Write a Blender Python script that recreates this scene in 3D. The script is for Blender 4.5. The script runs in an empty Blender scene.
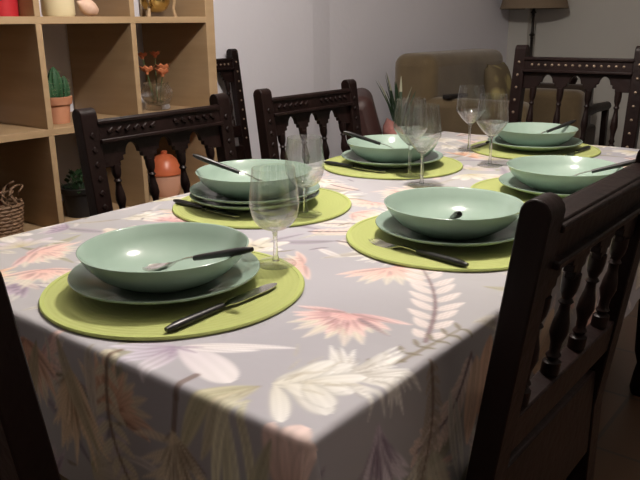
import bpy, bmesh, math, random
import numpy as np
from mathutils import Vector, Matrix
random.seed(7)
rng = np.random.default_rng(11)
PI = math.pi
SC = bpy.context.scene
COL = SC.collection
T = 0.72                      # height of the table top

# ------------------------------------------------------------------ materials
def mat(name, col, rough=0.5, metal=0.0, noise=None, bump=None, spec=None, trans=0.0, ior=1.45, sheen=0.0, coat=0.0):
    m = bpy.data.materials.new(name); m.use_nodes = True
    nt = m.node_tree; b = nt.nodes['Principled BSDF']
    b.inputs['Base Color'].default_value = (*col, 1)
    b.inputs['Roughness'].default_value = rough
    b.inputs['Metallic'].default_value = metal
    b.inputs['IOR'].default_value = ior
    b.inputs['Transmission Weight'].default_value = trans
    if sheen: b.inputs['Sheen Weight'].default_value = sheen
    if coat: b.inputs['Coat Weight'].default_value = coat; b.inputs['Coat Roughness'].default_value = .12
    if spec is not None: b.inputs['Specular IOR Level'].default_value = spec
    if noise or bump:
        tc = nt.nodes.new('ShaderNodeTexCoord')
    if noise:                 # (scale xyz, amount, second colour)
        mp = nt.nodes.new('ShaderNodeMapping'); mp.inputs['Scale'].default_value = noise[0]
        nz = nt.nodes.new('ShaderNodeTexNoise'); nz.inputs['Scale'].default_value = 1; nz.inputs['Detail'].default_value = 5
        rp = nt.nodes.new('ShaderNodeValToRGB')
        rp.color_ramp.elements[0].position = .35; rp.color_ramp.elements[1].position = .68
        rp.color_ramp.elements[0].color = (*col, 1); rp.color_ramp.elements[1].color = (*noise[1], 1)
        nt.links.new(tc.outputs['Object'], mp.inputs[0]); nt.links.new(mp.outputs[0], nz.inputs['Vector'])
        nt.links.new(nz.outputs[0], rp.inputs[0]); nt.links.new(rp.outputs[0], b.inputs['Base Color'])
    if bump:                  # (scale, strength)
        n2 = nt.nodes.new('ShaderNodeTexNoise'); n2.inputs['Scale'].default_value = bump[0]; n2.inputs['Detail'].default_value = 4
        bp = nt.nodes.new('ShaderNodeBump'); bp.inputs['Strength'].default_value = bump[1]; bp.inputs['Distance'].default_value = .005
        nt.links.new(tc.outputs['Object'], n2.inputs['Vector']); nt.links.new(n2.outputs[0], bp.inputs['Height'])
        nt.links.new(bp.outputs[0], b.inputs['Normal'])
    return m

WOOD = mat('dark_walnut', (.006, .0026, .0023), .42, noise=((14, 14, 3), (.013, .0056, .0048)), bump=(60, .25), spec=.2)
BRASS_NAIL = mat('nail_brass', (.30, .23, .17), .42, .7)
LEATHER = mat('tan_leather', (.25, .17, .09), .5, noise=((9, 9, 9), (.31, .21, .11)), bump=(120, .3))
BIRCH = mat('pale_birch', (.36, .245, .135), .48, noise=((3, 3, 30), (.41, .285, .165)))
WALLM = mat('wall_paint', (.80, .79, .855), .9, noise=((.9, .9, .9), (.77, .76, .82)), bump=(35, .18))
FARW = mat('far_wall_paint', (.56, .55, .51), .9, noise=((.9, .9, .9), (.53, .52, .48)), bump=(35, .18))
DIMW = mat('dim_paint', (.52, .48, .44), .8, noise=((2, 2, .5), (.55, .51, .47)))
CEIL = mat('ceiling_paint', (.82, .81, .79), .95)
SKIRT = mat('baseboard_tile', (.16, .10, .07), .5)
CERAMIC = mat('celadon_ceramic', (.275, .37, .31), .15, noise=((6, 6, 6), (.29, .39, .325)))
BLACKP = mat('black_handle', (.012, .012, .012), .32)
STEEL = mat('steel', (.56, .54, .52), .22, 1.0)
def mat_glass():              # thin clear glass: light passes straight through, the rims and walls mirror the lamp
    m = bpy.data.materials.new('clear_glass'); m.use_nodes = True
    nt = m.node_tree; nt.nodes.clear()
    out = nt.nodes.new('ShaderNodeOutputMaterial'); mx = nt.nodes.new('ShaderNodeMixShader')
    tr = nt.nodes.new('ShaderNodeBsdfTransparent'); gl = nt.nodes.new('ShaderNodeBsdfGlossy'); fr = nt.nodes.new('ShaderNodeMapRange'); lw = nt.nodes.new('ShaderNodeLayerWeight'); pw = nt.nodes.new('ShaderNodeMath'); pw.operation = 'POWER'; pw.inputs[1].default_value = 4
    tr.inputs[0].default_value = (.975, .98, .975, 1); gl.inputs['Roughness'].default_value = 0; lw.inputs[0].default_value = .5; fr.inputs['To Min'].default_value = .014; fr.inputs['To Max'].default_value = .7
    nt.links.new(lw.outputs['Facing'], pw.inputs[0]); nt.links.new(pw.outputs[0], fr.inputs[0])
    nt.links.new(fr.outputs[0], mx.inputs[0]); nt.links.new(tr.outputs[0], mx.inputs[1]); nt.links.new(gl.outputs[0], mx.inputs[2])
    nt.links.new(mx.outputs[0], out.inputs[0]); return m
THIN = mat_glass()
def mat_glass_wall(bend):     # the thicker the glass, the more it bends the light
    m = mat_glass(); m.name = 'clear_glass_wall'; nt = m.node_tree
    out = next(n for n in nt.nodes if n.type == 'OUTPUT_MATERIAL'); thin = out.inputs[0].links[0].from_node
    g = nt.nodes.new('ShaderNodeBsdfGlass'); g.inputs['IOR'].default_value = 1.48; g.inputs['Roughness'].default_value = 0
    mx = nt.nodes.new('ShaderNodeMixShader'); mx.inputs[0].default_value = bend
    nt.links.new(thin.outputs[0], mx.inputs[1]); nt.links.new(g.outputs[0], mx.inputs[2]); nt.links.new(mx.outputs[0], out.inputs[0])
    return m
GLASS = mat_glass_wall(.10); GLASS_THICK = mat_glass_wall(.7)
TERRA = mat('terracotta', (.46, .20, .11), .75, noise=((20, 20, 20), (.52, .25, .15)))
CACTUS = mat('cactus_green', (.02, .075, .03), .6, noise=((60, 60, 20), (.035, .10, .04)))
SPINE = mat('cactus_spine', (.35, .33, .22), .6)
SOIL = mat('soil', (.035, .022, .014), .95)
REDG = mat('red_glaze', (.42, .022, .03), .4)
CREAM = mat('cream_glaze', (.72, .64, .42), .45)
SHELLM = mat('pink_shell', (.62, .42, .32), .5, noise=((40, 40, 40), (.70, .52, .42)))
GOLD = mat('polished_brass', (.62, .46, .18), .2, 1.0)
ORANGE = mat('orange_petal', (.62, .22, .10), .6)
STEMG = mat('stem_green', (.06, .10, .03), .6)
WICK = mat('wicker', (.16, .09, .05), .7, noise=((60, 60, 60), (.24, .15, .09)))
REDD = mat('dried_red', (.30, .08, .05), .7)
JARM = mat('orange_jar', (.52, .12, .05), .35, noise=((12, 12, 12), (.58, .16, .07)))
JARB = mat('pinkish_band', (.62, .34, .24), .5)
BLACKPOT = mat('black_pot', (.012, .011, .012), .4)
LEAFD = mat('dark_leaf', (.02, .05, .018), .5)
LEAFP = mat('pale_leaf_tip', (.42, .42, .30), .6)
SOFAM = mat('olive_brown_velour', (.095, .066, .032), .9, noise=((5, 5, 5), (.14, .10, .05)), bump=(150, .4), sheen=.3)
MAROON = mat('maroon_leather', (.035, .012, .010), .5, bump=(80, .2))
PINKC = mat('pink_cushion_cloth', (.38, .16, .14), .9)
BROWNU = mat('brown_upholstery', (.035, .021, .012), .85, bump=(120, .3), sheen=.2)
SHADE = mat('lamp_shade_cloth', (.20, .15, .10), .9, bump=(200, .3))
IRON = mat('dark_iron', (.018, .014, .011), .45, .4)
DARKB = mat('dark_plastic', (.012, .009, .008), .5)
CORDM = mat('lamp_cord', (.5, .48, .45), .6)

def mat_floor():
    m = mat('floor_tile', (.10, .055, .032), .4)
    nt = m.node_tree; b = nt.nodes['Principled BSDF']
    tc = nt.nodes.new('ShaderNodeTexCoord'); br = nt.nodes.new('ShaderNodeTexBrick')
    br.offset = 0; br.inputs['Scale'].default_value = 1
    br.inputs['Brick Width'].default_value = .33; br.inputs['Row Height'].default_value = .33
    br.inputs['Mortar Size'].default_value = .006
    br.inputs['Color1'].default_value = (.10, .055, .032, 1); br.inputs['Color2'].default_value = (.13, .07, .042, 1)
    br.inputs['Mortar'].default_value = (.06, .045, .035, 1)
    nt.links.new(tc.outputs['Object'], br.inputs['Vector']); nt.links.new(br.outputs['Color'], b.inputs['Base Color'])
    return m
FLOORM = mat_floor()

def mat_felt():
    m = mat('lime_felt', (.36, .40, .125), .92, sheen=.2)
    nt = m.node_tree; b = nt.nodes['Principled BSDF']
    tc = nt.nodes.new('ShaderNodeTexCoord')
    wv = nt.nodes.new('ShaderNodeTexWave'); wv.wave_type = 'RINGS'; wv.rings_direction = 'Z'
    wv.inputs['Scale'].default_value = 42; wv.inputs['Distortion'].default_value = .4
    nz = nt.nodes.new('ShaderNodeTexNoise'); nz.inputs['Scale'].default_value = 160
    mx = nt.nodes.new('ShaderNodeMath'); mx.operation = 'ADD'
    bp = nt.nodes.new('ShaderNodeBump'); bp.inputs['Strength'].default_value = .12; bp.inputs['Distance'].default_value = .002
    nt.links.new(tc.outputs['Object'], wv.inputs['Vector']); nt.links.new(tc.outputs['Object'], nz.inputs['Vector'])
    nt.links.new(wv.outputs['Fac'], mx.inputs[0]); nt.links.new(nz.outputs[0], mx.inputs[1])
    nt.links.new(mx.outputs[0], bp.inputs['Height']); nt.links.new(bp.outputs[0], b.inputs['Normal'])
    return m
FELT = mat_felt()
FELTEDGE = mat('lime_felt_edge', (.38, .43, .14), .9)

def mat_print():              # sofa cushion, yellow flowers on grey brown
    m = mat('yellow_print', (.2, .18, .12), .9)
    nt = m.node_tree; b = nt.nodes['Principled BSDF']
    tc = nt.nodes.new('ShaderNodeTexCoord'); vo = nt.nodes.new('ShaderNodeTexVoronoi'); vo.inputs['Scale'].default_value = 11
    rp = nt.nodes.new('ShaderNodeValToRGB')
    e = rp.color_ramp.elements
    e[0].position = .22; e[0].color = (.34, .29, .12, 1); e[1].position = .5; e[1].color = (.13, .10, .055, 1)
    nt.links.new(tc.outputs['Object'], vo.inputs['Vector']); nt.links.new(vo.outputs['Distance'], rp.inputs[0])
    nt.links.new(rp.outputs[0], b.inputs['Base Color'])
    return m
PRINT = mat_print()

def mat_cloth():
    m = mat('printed_cotton', (.4, .4, .4), .82)
    nt = m.node_tree; b = nt.nodes['Principled BSDF']
    at = nt.nodes.new('ShaderNodeAttribute'); at.attribute_name = 'print'
    nt.links.new(at.outputs['Color'], b.inputs['Base Color'])
    tc = nt.nodes.new('ShaderNodeTexCoord')
    nz = nt.nodes.new('ShaderNodeTexNoise'); nz.inputs['Scale'].default_value = 9; nz.inputs['Detail'].default_value = 3
    bp = nt.nodes.new('ShaderNodeBump'); bp.inputs['Strength'].default_value = .25; bp.inputs['Distance'].default_value = .01
    nt.links.new(tc.outputs['Object'], nz.inputs['Vector']); nt.links.new(nz.outputs[0], bp.inputs['Height'])
    nt.links.new(bp.outputs[0], b.inputs['Normal'])
    return m
CLOTH = mat_cloth()

def mat_bulb(strength):
    m = bpy.data.materials.new('warm_bulb'); m.use_nodes = True
    b = m.node_tree.nodes['Principled BSDF']
    b.inputs['Base Color'].default_value = (1, .9, .75, 1)
    b.inputs['Emission Color'].default_value = (1.0, .91, .83, 1)
    b.inputs['Emission Strength'].default_value = strength
    return m

# ------------------------------------------------------------------ mesh builder
class MB:
    def __init__(s): s.v = []; s.f = []; s.m = []; s.xf = Matrix.Identity(4)
    def add(s, vs, fs, mi=0):
        o = len(s.v); s.v += [tuple(s.xf @ Vector(p)) for p in vs]
        s.f += [tuple(i + o for i in f) for f in fs]; s.m += [mi] * len(fs)
        return s
    def box(s, c, d, mi=0, rot=None):
        R = rot or Matrix.Identity(3); c = Vector(c)
        vs = [c + R @ Vector((x * d[0] / 2, y * d[1] / 2, z * d[2] / 2)) for x in (-1, 1) for y in (-1, 1) for z in (-1, 1)]
        return s.add(vs, [(0, 1, 3, 2), (4, 6, 7, 5), (0, 4, 5, 1), (2, 3, 7, 6), (0, 2, 6, 4), (1, 5, 7, 3)], mi)
    def lathe(s, prof, n=32, c=(0, 0, 0), mi=0, closed=False, sy=1.0):
        vs = []; fs = []; idx = []
        for r, z in prof:
            if r < 1e-6:
                idx.append([len(vs)]); vs.append((c[0], c[1], c[2] + z))
            else:
                idx.append(list(range(len(vs), len(vs) + n)))
                vs += [(c[0] + r * math.cos(2 * PI * k / n), c[1] + sy * r * math.sin(2 * PI * k / n), c[2] + z) for k in range(n)]
        pairs = list(zip(idx, idx[1:])) + ([(idx[-1], idx[0])] if closed else [])
        for a, b in pairs:
            for k in range(n):
                k2 = (k + 1) % n
                if len(a) == 1 and len(b) == 1: continue
                if len(a) == 1: fs.append((a[0], b[k2], b[k]))
                elif len(b) == 1: fs.append((a[k], a[k2], b[0]))
                else: fs.append((a[k], a[k2], b[k2], b[k]))
        return s.add(vs, fs, mi)
    def tube(s, path, rad, n=10, mi=0, flat=1.0, caps=True):
        P = [Vector(p) for p in path]
        R = rad if isinstance(rad, (list, tuple)) else [rad] * len(P)
        vs = []; fs = []
        up = Vector((0, 0, 1)); ring = []
        for i, p in enumerate(P):
            d = (P[min(i + 1, len(P) - 1)] - P[max(i - 1, 0)]).normalized()
            a = d.cross(up)
            if a.length < 1e-3: a = d.cross(Vector((0, 1, 0)))
            a.normalize(); b = a.cross(d).normalized()
            ring.append(list(range(len(vs), len(vs) + n)))
            vs += [p + a * R[i] * math.cos(2 * PI * k / n) + b * R[i] * flat * math.sin(2 * PI * k / n) for k in range(n)]
        for a, b in zip(ring, ring[1:]):
            for k in range(n): fs.append((a[k], a[(k + 1) % n], b[(k + 1) % n], b[k]))
        if caps: fs += [tuple(reversed(ring[0])), tuple(ring[-1])]
        return s.add(vs, fs, mi)
    def prism(s, poly, axis, a, b, mi=0):
        def P(p, t):
            return {'x': (t, p[0], p[1]), 'y': (p[0], t, p[1]), 'z': (p[0], p[1], t)}[axis]
        n = len(poly)
        vs = [P(p, a) for p in poly] + [P(p, b) for p in poly]
        fs = [tuple(range(n)), tuple(range(2 * n - 1, n - 1, -1))] + [(k, k + n, (k + 1) % n + n, (k + 1) % n) for k in range(n)]
        return s.add(vs, fs, mi)
    def build(s, name, mats, parent=None, bevel=0, smooth=True, sub=0, ang=40, seg=2):
        me = bpy.data.meshes.new(name); me.from_pydata(s.v, [], s.f)
        mats = mats if isinstance(mats, (list, tuple)) else [mats]
        for m in mats: me.materials.append(m)
        me.polygons.foreach_set('material_index', s.m)
        bm = bmesh.new(); bm.from_mesh(me)
        bmesh.ops.recalc_face_normals(bm, faces=bm.faces)
        for f in bm.faces: f.smooth = smooth
        for e in bm.edges:
            if len(e.link_faces) == 2 and e.calc_face_angle(0) > math.radians(ang): e.smooth = False
        bm.to_mesh(me); bm.free()
        o = bpy.data.objects.new(name, me); COL.objects.link(o)
        if parent: o.parent = parent
        if bevel:
            md = o.modifiers.new('bevel', 'BEVEL'); md.width = bevel; md.segments = seg; md.limit_method = 'ANGLE'; md.angle_limit = math.radians(35)
            md.harden_normals = False
        if sub:
            md = o.modifiers.new('sub', 'SUBSURF'); md.levels = sub; md.render_levels = sub
        return o

def tag(o, label, cat, group=None):
    o['label'] = label; o['category'] = cat
    if group: o['group'] = group
    return o
def thing(name, label, cat, loc=(0, 0, 0), rz=0, group=None):
    o = bpy.data.objects.new(name, None); COL.objects.link(o); o.empty_display_size = .1
    o.location = loc; o.rotation_euler = (0, 0, rz)
    return tag(o, label, cat, group)
def copy_thing(root, loc, rz, label, group=None):
    r = root.copy(); COL.objects.link(r); r.location = loc; r.rotation_euler = (0, 0, rz)
    r['label'] = label
    if group: r['group'] = group
    for ch in list(root.children):
        c = ch.copy(); COL.objects.link(c); c.parent = r
        for g in list(ch.children):
            d = g.copy(); COL.objects.link(d); d.parent = c
    return r
def struct(name, mb, m, bevel=0):
    o = mb.build(name, m, None, bevel, smooth=False); o['kind'] = 'structure'; return o

# ------------------------------------------------------------------ room
XL, XR, YN, YF, ZC = -1.68, 2.6, -3.0, 5.15, 2.5
struct('floor', MB().box(((XL + XR) / 2, (YN + YF) / 2, -.05), (XR - XL + .4, YF - YN + .4, .1)), FLOORM)
struct('ceiling', MB().box(((XL + XR) / 2, (YN + YF) / 2, ZC + .05), (XR - XL + .4, YF - YN + .4, .1)), CEIL)
# the wall behind the bookshelf, stepping forward a little past the second chair
struct('wall_left', MB().prism([(XL - .2, YN), (XL, YN), (XL, 2.63), (XL - .02, 2.80), (XL - .02, YF), (XL - .2, YF)], 'z', 0, ZC), WALLM)
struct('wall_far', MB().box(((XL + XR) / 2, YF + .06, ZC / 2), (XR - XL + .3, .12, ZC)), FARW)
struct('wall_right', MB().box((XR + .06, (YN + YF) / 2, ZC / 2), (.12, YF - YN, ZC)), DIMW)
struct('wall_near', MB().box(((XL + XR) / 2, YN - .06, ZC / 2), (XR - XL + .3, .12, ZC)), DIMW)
struct('trim_1', MB().box((XL - .02 + .08, YF - .03, ZC / 2), (.16, .06, ZC)), FARW, .004)
struct('baseboard_left', MB().box((XL + .006, (YN + 2.7) / 2, .04), (.012, 2.7 - YN, .08)), SKIRT, .002)
struct('baseboard_far', MB().box((.3, YF - .006, .04), (XR - .3 + 1.5, .012, .08)), SKIRT, .002)

# ------------------------------------------------------------------ table and cloth
W2, L = .44, 1.84
tb = thing('dining_table', 'long wooden dining table hidden under the flowered tablecloth', 'table', (0, L / 2, 0))
MB().box((0, 0, T - .0185), (2 * W2 - .006, L - .006, .03)).build('tabletop', WOOD, tb, .004)
ap = MB()
for sx in (-1, 1): ap.box((sx * .37, 0, T - .085), (.025, L - .28, .09))
for sy in (-1, 1): ap.box((0, sy * (L / 2 - .12), T - .085), (.72, .025, .09))
ap.build('apron', WOOD, tb, .003)
for sx in (-1, 1):
    for sy in (-1, 1):
        lg = MB().lathe([(0, 0), (.03, 0), (.035, .02), (.028, .07), (.022, .1), (.033, .14), (.038, .3), (.026, .44), (.036, .48), (.03, .5), (.03, .5), (0, .5)], 20, (sx * .35, sy * (L / 2 - .14), 0))
        lg.box((sx * .35, sy * (L / 2 - .14), .59), (.066, .066, .2))
        lg.build('leg', WOOD, tb, .002)

def smooth(a, b, x):
    t = np.clip((x - a) / (b - a), 0, 1); return t * t * (3 - 2 * t)

class Print:
    """Paints the flowered print over cloth coordinates (u across, v along)."""
    def __init__(s, U, V):
        s.U, s.V = U, V
        s.c = np.empty((len(U), 3)); s.c[:] = (.368, .358, .380)
        # soft washes of the woven ground
        w = np.sin(U * 9 + 1.3 * np.sin(V * 7)) * np.sin(V * 6 + 1.1 * np.sin(U * 8 + 1))
        s.c *= (1 + .09 * w)[:, None]
        s.c[:, 2] *= 1 + .04 * np.sin(U * 5 + V * 4)
    def near(s, x, y, r):
        return np.nonzero((np.abs(s.U - x) < r) & (np.abs(s.V - y) < r))[0]
    def blend(s, i, a, col):
        s.c[i] = s.c[i] * (1 - a[:, None]) + col * a[:, None]
    def petal(s, x, y, ang, ln, wd, c0, c1, a=.9, pw=.8, soft=.003, vein=.12, curve=0.0, edge=.0, rnd=False):
        i = s.near(x + math.cos(ang) * ln / 2, y + math.sin(ang) * ln / 2, ln * .62 + wd + abs(curve) * ln)
        if not len(i): return
        dx, dy = s.U[i] - x, s.V[i] - y
        p = (dx * math.cos(ang) + dy * math.sin(ang)) / ln
        q = -dx * math.sin(ang) + dy * math.cos(ang) - curve * ln * np.clip(p, 0, 1) ** 2
        pc = np.clip(p, 0, 1)
        half = wd * (np.sqrt(np.maximum(0, 1 - (2 * pc ** 1.35 - 1) ** 2)) if rnd else np.sin(PI * pc ** pw) ** .8)
        al = smooth(soft, -soft, np.abs(q) - half) * (p > 0) * (p < 1) * a
        tcol = pc[:, None]
        col = np.array(c0) * (1 - tcol) + np.array(c1) * tcol
        k = 1 + vein * np.sin(q / max(wd, 1e-4) * 9 + 3 * pc)
        if edge: k = k * (1 - edge * smooth(.55, 1.0, np.abs(q) / np.maximum(half, 1e-5)))
        s.blend(i, al, col * k[:, None])
    def stroke(s, pts, w, col, a=.9, w1=None):
        pts = np.array(pts)
        for k in range(len(pts) - 1):
            (x, y), (x2, y2) = pts[k], pts[k + 1]
            ww = w if w1 is None else w + (w1 - w) * k / max(1, len(pts) - 2)
            r = math.hypot(x2 - x, y2 - y) / 2 + ww + .006
            i = s.near((x + x2) / 2, (y + y2) / 2, r)
            if not len(i): continue
            d = np.array([x2 - x, y2 - y]); l2 = d @ d + 1e-9
            t = np.clip(((s.U[i] - x) * d[0] + (s.V[i] - y) * d[1]) / l2, 0, 1)
            ds = np.hypot(s.U[i] - x - t * d[0], s.V[i] - y - t * d[1])
            s.blend(i, smooth(.0022, -.0022, ds - ww) * a, np.array(col))
    # ---- motifs
    def protea(s, x, y, ang, r, pal='pink', fan=1.5):
        P = dict(pink=((.57, .32, .315), (.68, .52, .50), (.24, .17, .18), (.60, .55, .46)),
                 pale=((.62, .38, .34), (.68, .52, .46), (.30, .22, .22), (.56, .52, .44)),
                 tan=((.48, .25, .16), (.70, .50, .37), (.22, .12, .09), (.64, .55, .40)),
                 plum=((.26, .20, .27), (.46, .40, .46), (.16, .13, .17), (.52, .50, .46)))[pal]
        for k in range(9):
            t = -fan + 2 * fan * k / 8 + rng.uniform(-.1, .1)
            s.petal(x, y, ang + t * .75, r * rng.uniform(1.0, 1.3), r * .13, P[3], np.array(P[3]) * 1.05, .75)
        for k in range(17):
            t = -fan + 2 * fan * k / 16 + rng.uniform(-.12, .12); q0 = rng.uniform(0, .12) * r
            s.petal(x + q0 * math.cos(ang + t), y + q0 * math.sin(ang + t), ang + t, r * rng.uniform(.6, 1.15) * (1.12 if abs(t) > .8 * fan else .9), r * .12, P[0], P[1], .88, curve=rng.uniform(-.12, .12))
        for k in range(9):
            t = rng.uniform(-fan, fan); q = rng.uniform(.2, .55) * r
            s.petal(x + q * math.cos(ang + t), y + q * math.sin(ang + t), ang + t + rng.uniform(-.2, .2), r * rng.uniform(.2, .45), r * .035, P[2], P[0], .8)
        for sg in (-1, 1):
            s.petal(x, y, ang + sg * fan * 1.02, r * 1.05, r * .045, P[2], P[2], .7)
    def mum(s, x, y, ang, r, c0=(.52, .49, .42), c1=(.74, .71, .66), n=34, fan=1.15, dark=(.30, .27, .20)):
        for k in range(n):
            t = rng.normal(0, fan * .55); t = max(-fan * 1.2, min(fan * 1.2, t)); q = rng.uniform(0, .45) * r
            s.petal(x + q * math.cos(ang), y + q * math.sin(ang), ang + t, r * rng.uniform(.45, .95), r * .05, c0, np.array(c1) * rng.uniform(.9, 1.08), .85, curve=rng.uniform(-.25, .25))
        for k in range(n // 2):
            t = rng.normal(0, fan * .5); q = rng.uniform(.1, .5) * r
            s.petal(x + q * math.cos(ang + t * .6), y + q * math.sin(ang + t * .6), ang + t, r * rng.uniform(.2, .5), r * .018, dark, dark, .55)
    def lily(s, x, y, ang, r, col=(.66, .63, .62), base=(.5, .46, .30), n=5, fan=1.1):
        for k in range(n):
            t = -fan + 2 * fan * k / (n - 1) + rng.uniform(-.1, .1)
            s.petal(x, y, ang + t, r * rng.uniform(.8, 1.15), r * .17, base, col, .92, vein=.05, edge=.22, curve=rng.uniform(-.1, .1), rnd=True)
        for k in range(n + 2):
            t = rng.uniform(-fan, fan) * .8
            s.petal(x, y, ang + t, r * rng.uniform(.4, .7), r * .025, (.40, .34, .20), (.50, .45, .38), .6)
    def fern(s, x0, y0, x1, y1, lw, col=(.60, .55, .50), stem=(.17, .12, .13), n=11, bend=.1):
        p0, p1 = np.array([x0, y0]), np.array([x1, y1]); d = p1 - p0; nr = np.array([-d[1], d[0]])
        ang = math.atan2(d[1], d[0])
        pts = [p0 + d * t + nr * bend * math.sin(PI * t) for t in np.linspace(0, 1, 14)]
        for k in range(n):
            t = .04 + .94 * k / (n - 1); c = p0 + d * t + nr * bend * math.sin(PI * t)
            a2 = ang + math.atan(bend * PI * math.cos(PI * t))
            for sg in (-1, 1):
                s.petal(c[0], c[1], a2 + sg * rng.uniform(.75, 1.05), lw * (1.15 - .55 * abs(2 * t - 1) ** 2), lw * .18, np.array(col) * .9, np.array(col) * 1.08, .88, curve=-sg * .15)
        s.stroke(pts, .0035, stem, .9, .0015)
    def leaf(s, x, y, ang, ln, wd, col, a=.8, curve=.1):
        s.petal(x, y, ang, ln, wd, np.array(col) * .8, np.array(col) * 1.2, a, pw=.9, curve=curve)
        pts = [(x + math.cos(ang) * ln * t - math.sin(ang) * curve * ln * t * t, y + math.sin(ang) * ln * t + math.cos(ang) * curve * ln * t * t) for t in np.linspace(0, .95, 6)]
        s.stroke(pts, .0012, np.array(col) * .55, .6)

def make_cloth():
    d = .215; st = .003
    us = np.linspace(-W2 - d, W2 + d, int((2 * W2 + 2 * d) / st) + 1)
    vs = np.linspace(-d, L + d, int((L + 2 * d) / st) + 1)
    U, V = np.meshgrid(us, vs, indexing='ij'); nu, nv = U.shape
    U = U.ravel(); V = V.ravel()
    eu = np.sign(U) * np.maximum(np.abs(U) - W2, 0)
    ev = np.where(V < 0, V, np.where(V > L, V - L, 0))
    cu = np.clip(U, -W2, W2); cv = np.clip(V, 0, L)
    r = np.hypot(eu, ev); rr = np.maximum(r, 1e-9); nx, ny = eu / rr, ev / rr
    Rb = .009; arc = Rb * PI / 2
    th = np.minimum(r / Rb, PI / 2)
    out = Rb * np.sin(th); drop = Rb * (1 - np.cos(th)) + np.maximum(r - arc, 0)
    hang = np.clip((r - arc) / d, 0, 1.5)
    corner = np.minimum(np.abs(nx), np.abs(ny)) > 1e-6
    s_par = np.where(np.abs(nx) > np.abs(ny), cv, cu)
    wave = (.006 * np.sin(s_par * 21 + 1.2 * np.sin(s_par * 6)) + .003 * np.sin(s_par * 47 + 2)) * np.where(np.abs(nx) > np.abs(ny), .7, 1.4)
    phi = np.arctan2(ny, nx)
    wc = .012 * np.cos(phi * 4)
    out = out + hang * (np.where(corner, .035 + wc, .006 + wave))
    drop = drop * np.where(corner, .97, 1)
    X = cu + nx * out - .0 ; Y = cv + ny * out
    # edge of the flat top is pulled in by the bend radius so the drape hangs clear of the top
    Z = T + .0012 - drop + .0006 * np.sin(U * 31 + V * 17) * np.sin(V * 23)
    P = Print(U, V)
    # ---- the print: a repeat of flowers scattered over the whole cloth, then the flowers seen nearest
    cells = []
    for gx in np.arange(-W2 - .2, W2 + .25, .125):
        for gy in np.arange(-.2, L + .25, .125):
            cells.append((gx + rng.uniform(-.04, .04), gy + rng.uniform(-.04, .04)))
    rng.shuffle(cells)
    keep = [(.30, .26, .10), (.34, .38, .10), (.40, .11, .13), (.26, .06, .11), (.30, -.02, .06), (.19, .03, .05)]
    def blocked(x, y): return any(math.hypot(x - a, y - b) < c + .035 for a, b, c in keep)
    for x, y in cells:
        if blocked(x, y): continue
        P.leaf(x, y, rng.uniform(0, 2 * PI), rng.uniform(.09, .16), rng.uniform(.008, .016), [(.30, .29, .20), (.38, .35, .30), (.27, .24, .28)][rng.integers(3)], .75, rng.uniform(-.3, .3))
    for x, y in cells:
        if blocked(x, y): continue
        a = rng.uniform(0, 2 * PI); k = rng.integers(10)
        if k < 2: P.protea(x, y, a, rng.uniform(.05, .075), ['pink', 'pale', 'tan', 'pale'][rng.integers(4)])
        elif k < 4: P.mum(x, y, a, rng.uniform(.07, .11))
        elif k < 6: P.lily(x, y, a, rng.uniform(.06, .09), [(.66, .63, .62), (.62, .55, .50), (.52, .46, .55)][rng.integers(3)])
        elif k < 8: P.fern(x, y, x + .15 * math.cos(a), y + .15 * math.sin(a), .036, [(.60, .55, .50), (.62, .50, .45)][rng.integers(2)], bend=rng.uniform(-.15, .15))
        else: P.protea(x, y, a, rng.uniform(.045, .06), ['plum', 'pale'][rng.integers(2)], 1.0)
    # loose pale streaks and dark flecks between the flowers
    for k in range(520):
        x, y = rng.uniform(-W2 - d, W2 + d), rng.uniform(-d, L + d)
        if blocked(x, y): continue
        g = rng.integers(5)
        if g < 3: P.leaf(x, y, rng.uniform(0, 2 * PI), rng.uniform(.03, .08), rng.uniform(.003, .008), [(.66, .62, .60), (.64, .53, .50), (.55, .52, .44)][g], .75, rng.uniform(-.4, .4))
        else: P.leaf(x, y, rng.uniform(0, 2 * PI), rng.uniform(.012, .035), rng.uniform(.0018, .004), [(.22, .18, .22), (.26, .22, .15)][g - 3], .8, rng.uniform(-.4, .4))
    # flowers between the near place settings
    wh, lv, pl = (.72, .69, .70), (.58, .56, .64), (.36, .30, .38)
    P.petal(.190, .055, -2.55, .085, .014, pl, lv, .9); P.petal(.192, .05, -2.1, .075, .014, pl, lv, .9); P.petal(.195, .05, -1.45, .072, .016, pl, (.64, .62, .66), .92)
    P.petal(.192, .057, -.12, .115, .024, (.60, .55, .60), wh, .95, vein=.04, curve=-.08, edge=.1, rnd=True)
    P.petal(.192, .06, .45, .095, .010, (.60, .56, .58), wh, .9, curve=.1); P.petal(.192, .06, .72, .14, .008, (.62, .58, .58), wh, .9, curve=-.1)
    for q in (-2.4, -1.7, -1.0, .1, .6): P.petal(.187, .055, q, .035, .003, (.30, .24, .33), pl, .8)
    for q in (-1.9, -1.6, -1.3, -1.0, -.75): P.petal(.295, .262, q, rng.uniform(.08, .10), .010, (.62, .50, .44), (.66, .60, .54), .7)
    P.protea(.291, .268, -1.33, .070, 'pink', 1.42)
    for q in np.linspace(-2.6, .0, 12): P.petal(.291 + .022 * math.cos(q), .266 + .022 * math.sin(q), q + rng.uniform(-.15, .15), rng.uniform(.025, .05), .0022, (.26, .15, .17), (.46, .24, .24), .75)
    P.petal(.31, .262, -.35, .07, .005, (.24, .18, .20), (.28, .22, .24), .85); P.petal(.285, .268, -2.75, .05, .004, (.26, .19, .20), (.45, .3, .3), .8)
    P.fern(.42, .25, .262, .50, .048, (.64, .57, .55), (.19, .13, .14), 10, -.06)
    P.leaf(.335, .045, -2.2, .15, .014, (.50, .47, .30), .85, .15)
    P.leaf(.335, .045, -1.7, .13, .012, (.52, .48, .34), .85, -.15)
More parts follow.
